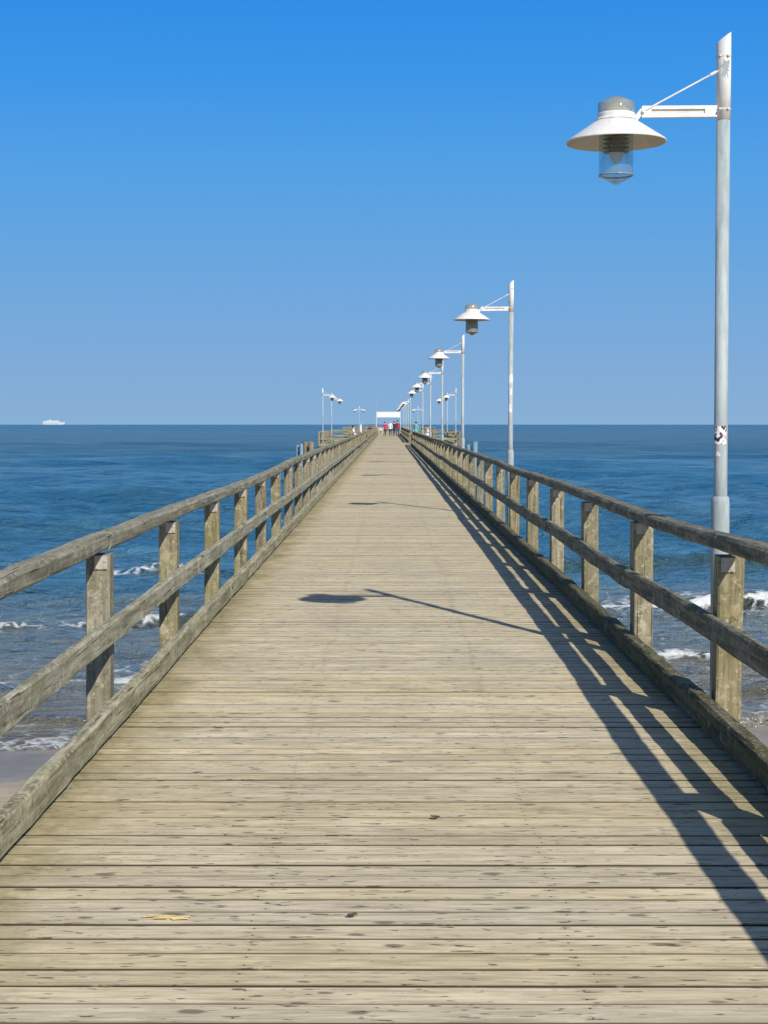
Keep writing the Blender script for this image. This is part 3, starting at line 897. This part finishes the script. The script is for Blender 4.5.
# ------------------------------------------------------------------ sea
rows = [20.2]
while rows[-1] < 13000:
    d = rows[-1]
    rows.append(d+max(.075, .42*d*d/7084.0) if d < 400 else d+max(9, .4*d*d/7084.0))
rows = np.array(rows)
u = np.concatenate([-1-np.linspace(4, .05, 36)**1.3, np.linspace(-1, 1, 560), 1+np.linspace(.05, 4, 36)**1.3])
Y = np.repeat(rows[:, None], len(u), 1)
X = u[None, :]*(Y*.31+7)
DY = np.gradient(rows)[:, None]
DX = np.maximum(np.gradient(u)[None, :]*(Y*.31+7), .02)
sp_ = np.maximum(DY, DX*.6)
H = np.zeros_like(X)
calm = np.clip((Y-24)/45, .12, 1)
r_ = np.random.default_rng(5)
for i in range(70):
    L = .45*(34/.45)**(i/69.0)
    th = -PI/2+r_.normal(0, .34)+.1
    kx, ky = 2*PI/L*math.cos(th), 2*PI/L*math.sin(th)
    amp = .0125*L**.68*(1.1 if 1.2 < L < 9 else .8)
    att = np.clip((L/sp_-2.0)/3, 0, 1)
    ph = r_.uniform(0, 2*PI)
    mod = 1+.5*np.sin(X*.05*r_.uniform(.5, 1.5)+Y*.03*r_.uniform(.5, 1.5)+ph*3)
    s_ = np.sin(kx*X+ky*Y+ph)
    H += amp*att*mod*(s_+.25*np.cos(2*(kx*X+ky*Y+ph)))*np.where(L > 6, calm, .35+.65*calm)
foam = np.zeros_like(X); face = np.zeros_like(X)
def breaker(y0, slant, hgt, wid, fseed, foam_lo, foam_gain, wig=.9, tail=2.0, face_gain=1.0, xf=.16):
    """a shoaling crest travelling to the beach: steep front towards -Y"""
    global H, foam, face
    yc = y0+slant*X+wig*vnoise(X*.09+fseed, fseed)+.22*vnoise(X*.6, fseed+1)
    hh = hgt*np.clip(.62+.55*vnoise(X*xf+3, fseed+2), .08, 1.25)
    t = (Y-yc)
    prof = np.where(t < 0, np.exp(-(t/(wid*.42))**2), np.exp(-(t/(wid*1.25))**2))
    trough = -.28*np.exp(-((t+wid*1.15)/(wid*.7))**2)
    H += hh*(prof+trough)
    brk = np.clip((vnoise(X*xf*.8+11, fseed+3)-foam_lo)*foam_gain, 0, 1)
    crest = np.exp(-((t+wid*.20)/(wid*.24))**2)
    front = np.where(t < 0, np.exp(-(t/(wid*.6))**2), np.exp(-(t/(wid*.25))**2))
    foam = np.maximum(foam, brk*np.maximum(crest, front*np.clip(brk*1.3-.4, 0, 1)))
    back = np.where(t > 0, np.exp(-t/tail), np.exp(t/(tail*.55)))
    foam = np.maximum(foam, .40*brk*back)
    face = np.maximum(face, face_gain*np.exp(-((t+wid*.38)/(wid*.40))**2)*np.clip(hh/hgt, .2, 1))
breaker(120, .02, .34, 4.2, 29, 9, 1, face_gain=.0)
breaker(92, .02, .30, 3.2, 30, 9, 1, face_gain=.0)
breaker(70, .05, .30, 2.6, 31, 9, 1, face_gain=.1)
breaker(48.9, .06, .36, 1.2, 32, .58, .95, face_gain=.6, wig=.6, xf=.3)
breaker(35.6, .17, .30, .7, 33, -.95, 1.0, wig=.45, xf=.35)
breaker(28.3, .18, .17, .45, 34, -1.2, .8, wig=.4, face_gain=.6, xf=.4)
breaker(24.7, .2, .13, .5, 35, .3, 1.5, wig=.3, face_gain=.6, xf=.4)
# swash edge
edge_y = 22.3+.2*X+.3*vnoise(X*.16, 41)+.12*vnoise(X*.9, 42)
sw = np.exp(-((Y-edge_y-.32)/.34)**2)
foam = np.maximum(foam, sw*np.clip(1-(X-2)/4, .35, 1)*np.clip(.95+.4*vnoise(X*.5, 43), .2, 1))
foam = np.maximum(foam, .30*np.exp(-np.clip(Y-edge_y, 0, None)/2.0)*(Y > edge_y))
foam = np.maximum(foam, .30*np.clip(vnoise(X*.3+Y*.1, 44)*vnoise(Y*.4-X*.06, 45)+.25, 0, 1)*np.clip((48-Y)/20, 0, 1))
shore = np.clip(1-(Y-edge_y)/26.0, 0, 1)
lift = .05+.03*np.clip(edge_y+1-Y, -2, 0)
Z = WATER+H*np.clip((Y-edge_y+.3)/3.5, 0, 1)
film = beach_z(X, Y)+.012
Z = np.where(Y < edge_y, beach_z(X, Y)-.06*np.clip((edge_y-Y)/.3, 0, 1)+.012, np.maximum(Z+.02, film))
Z = Z-(X*X+Y*Y)/(2*EARTH)
tag(grid_mesh('sea', X, Y, Z, M['sea'], dict(shore=shore, foam=foam, face=np.clip(face, 0, 1)*(Y < 60))), kind='structure')

# ------------------------------------------------------------------ ship on the horizon
sy = 6200.0; sx = sy*(54.0-388)/1540
zs = WATER-(sx*sx+sy*sy)/(2*EARTH)
sh = thing('cruise_ship', 'white passenger ship far out on the left horizon', 'ship', (sx, sy, zs), -.12)
SW = mat_plain('ship_white', (.60, .62, .62), .5, 0, .05)
b = bmesh.new()
out = [(-44, 0), (-46, 7.5), (46, 8.5), (40, 0)]
for (xa, za), (xb, zb) in ():
    pass
secs = []
for xx, hw, z0, z1 in ((-45, 6, 1.5, 8), (-40, 7, -1, 8), (20, 7, -1, 8), (36, 4, -1, 8.6), (46, .4, 4, 9.4)):
    secs.append([b.verts.new((xx, -hw*.75, z0)), b.verts.new((xx, hw*.75, z0)), b.verts.new((xx, hw, z1)), b.verts.new((xx, -hw, z1))])
for a, c in zip(secs[:-1], secs[1:]):
    for k_ in range(4): b.faces.new((a[k_], a[(k_+1) % 4], c[(k_+1) % 4], c[k_]))
b.faces.new(secs[0]); b.faces.new(secs[-1])
obj('hull', b, SW, sh)
b = bmesh.new()
for i, (x0, x1, w_) in enumerate(((-43, 30, 12.4), (-41, 25, 11.8), (-30, 20, 11))):
    bbox_bev(b, ((x0+x1)/2, 0, 9.4+i*2.8), (x1-x0, w_, 2.7), .3)
obj('superstructure', b, SW, sh)
b = bmesh.new(); beam(b, (-14, 0, 16.4), (-16, 0, 19.5), 5, 8, .8, 5, 0, up=Vector((1, 0, 0))); obj('funnel', b, SW, sh)
b = bmesh.new(); tube(b, (14, 0, 16), (13.6, 0, 20), .4, 8, .2); obj('mast', b, SW, sh)

# ------------------------------------------------------------------ camera, sun, sky
cam = bpy.data.cameras.new('camera'); co = bpy.data.objects.new('camera', cam); COL.objects.link(co)
cam.sensor_fit = 'VERTICAL'; cam.sensor_height = 24.0; cam.lens = 24.0*1540/1024
cam.clip_start = .05; cam.clip_end = 40000
co.location = (0, 0, 1.59)
co.rotation_euler = (PI/2-math.atan(89.3/1540), 0, math.atan(4/1540))
scene.camera = co

sd = Vector((2.30, -5.2, 0)); L = sd.length; EL = math.atan(4.0/L)
sd = sd.normalized()*math.cos(EL)+Vector((0, 0, math.sin(EL)))
sun = bpy.data.lights.new('sun', 'SUN'); so = bpy.data.objects.new('sun', sun); COL.objects.link(so)
sun.energy = 5.0; sun.angle = R(.53); sun.color = (1.0, .95, .86)
so.rotation_euler = (-sd).to_track_quat('-Z', 'Y').to_euler(); so.location = (20, -40, 30)

w = bpy.data.worlds.new('World'); scene.world = w
g = G('', world=w)
sky = g.n('ShaderNodeTexSky', {'sky_type': 'NISHITA', 'sun_disc': False})
sky.sun_elevation = EL; sky.sun_rotation = math.atan2(sd.x, sd.y)
sky.altitude = 0; sky.air_density = 1.0; sky.dust_density = .6; sky.ozone_density = 1.2
tc = g.n('ShaderNodeTexCoord')
ez = g.n('ShaderNodeSeparateXYZ', None, Vector=tc.outputs['Generated']).outputs[2]
# marine air near the horizon: colour by elevation of the sky, blended into the Nishita sky overhead
rp = g.n('ShaderNodeValToRGB', None, Fac=g.rng(ez, 0, .5, 0, 1, False))
cr = rp.color_ramp
def lin(r, g_, b_): return tuple(((v/255+.055)/1.055)**2.4 for v in (r, g_, b_))+(1,)
stops = [(0.0, (137, 176, 213)), (.08, (128, 171, 216)), (.19, (108, 167, 222)), (.31, (86, 161, 228)), (.42, (64, 151, 231)), (.53, (48, 140, 228)), (.75, (26, 108, 205)), (1.0, (24, 92, 185))]
cr.elements[0].position = 0; cr.elements[0].color = lin(*stops[0][1]); cr.elements[1].position = 1; cr.elements[1].color = lin(*stops[-1][1])
for p_, c_ in stops[1:-1]:
    e_ = cr.elements.new(p_); e_.color = lin(*c_)
air = g.n('ShaderNodeVectorMath', {'operation': 'SCALE'}, i0=rp.outputs[0], Scale=10.0)
skyc = g.mix(g.rng(ez, .30, .75), air.outputs[0], sky.outputs[0])
bg = g.n('ShaderNodeBackground', None, Color=skyc, Strength=.10)
wo = g.n('ShaderNodeOutputWorld'); g.put(wo.inputs['Surface'], bg)

vs = scene.view_settings
vs.view_transform = 'Standard'; vs.look = 'None'; vs.exposure = 0.0; vs.gamma = 1.0; vs.use_curve_mapping = False
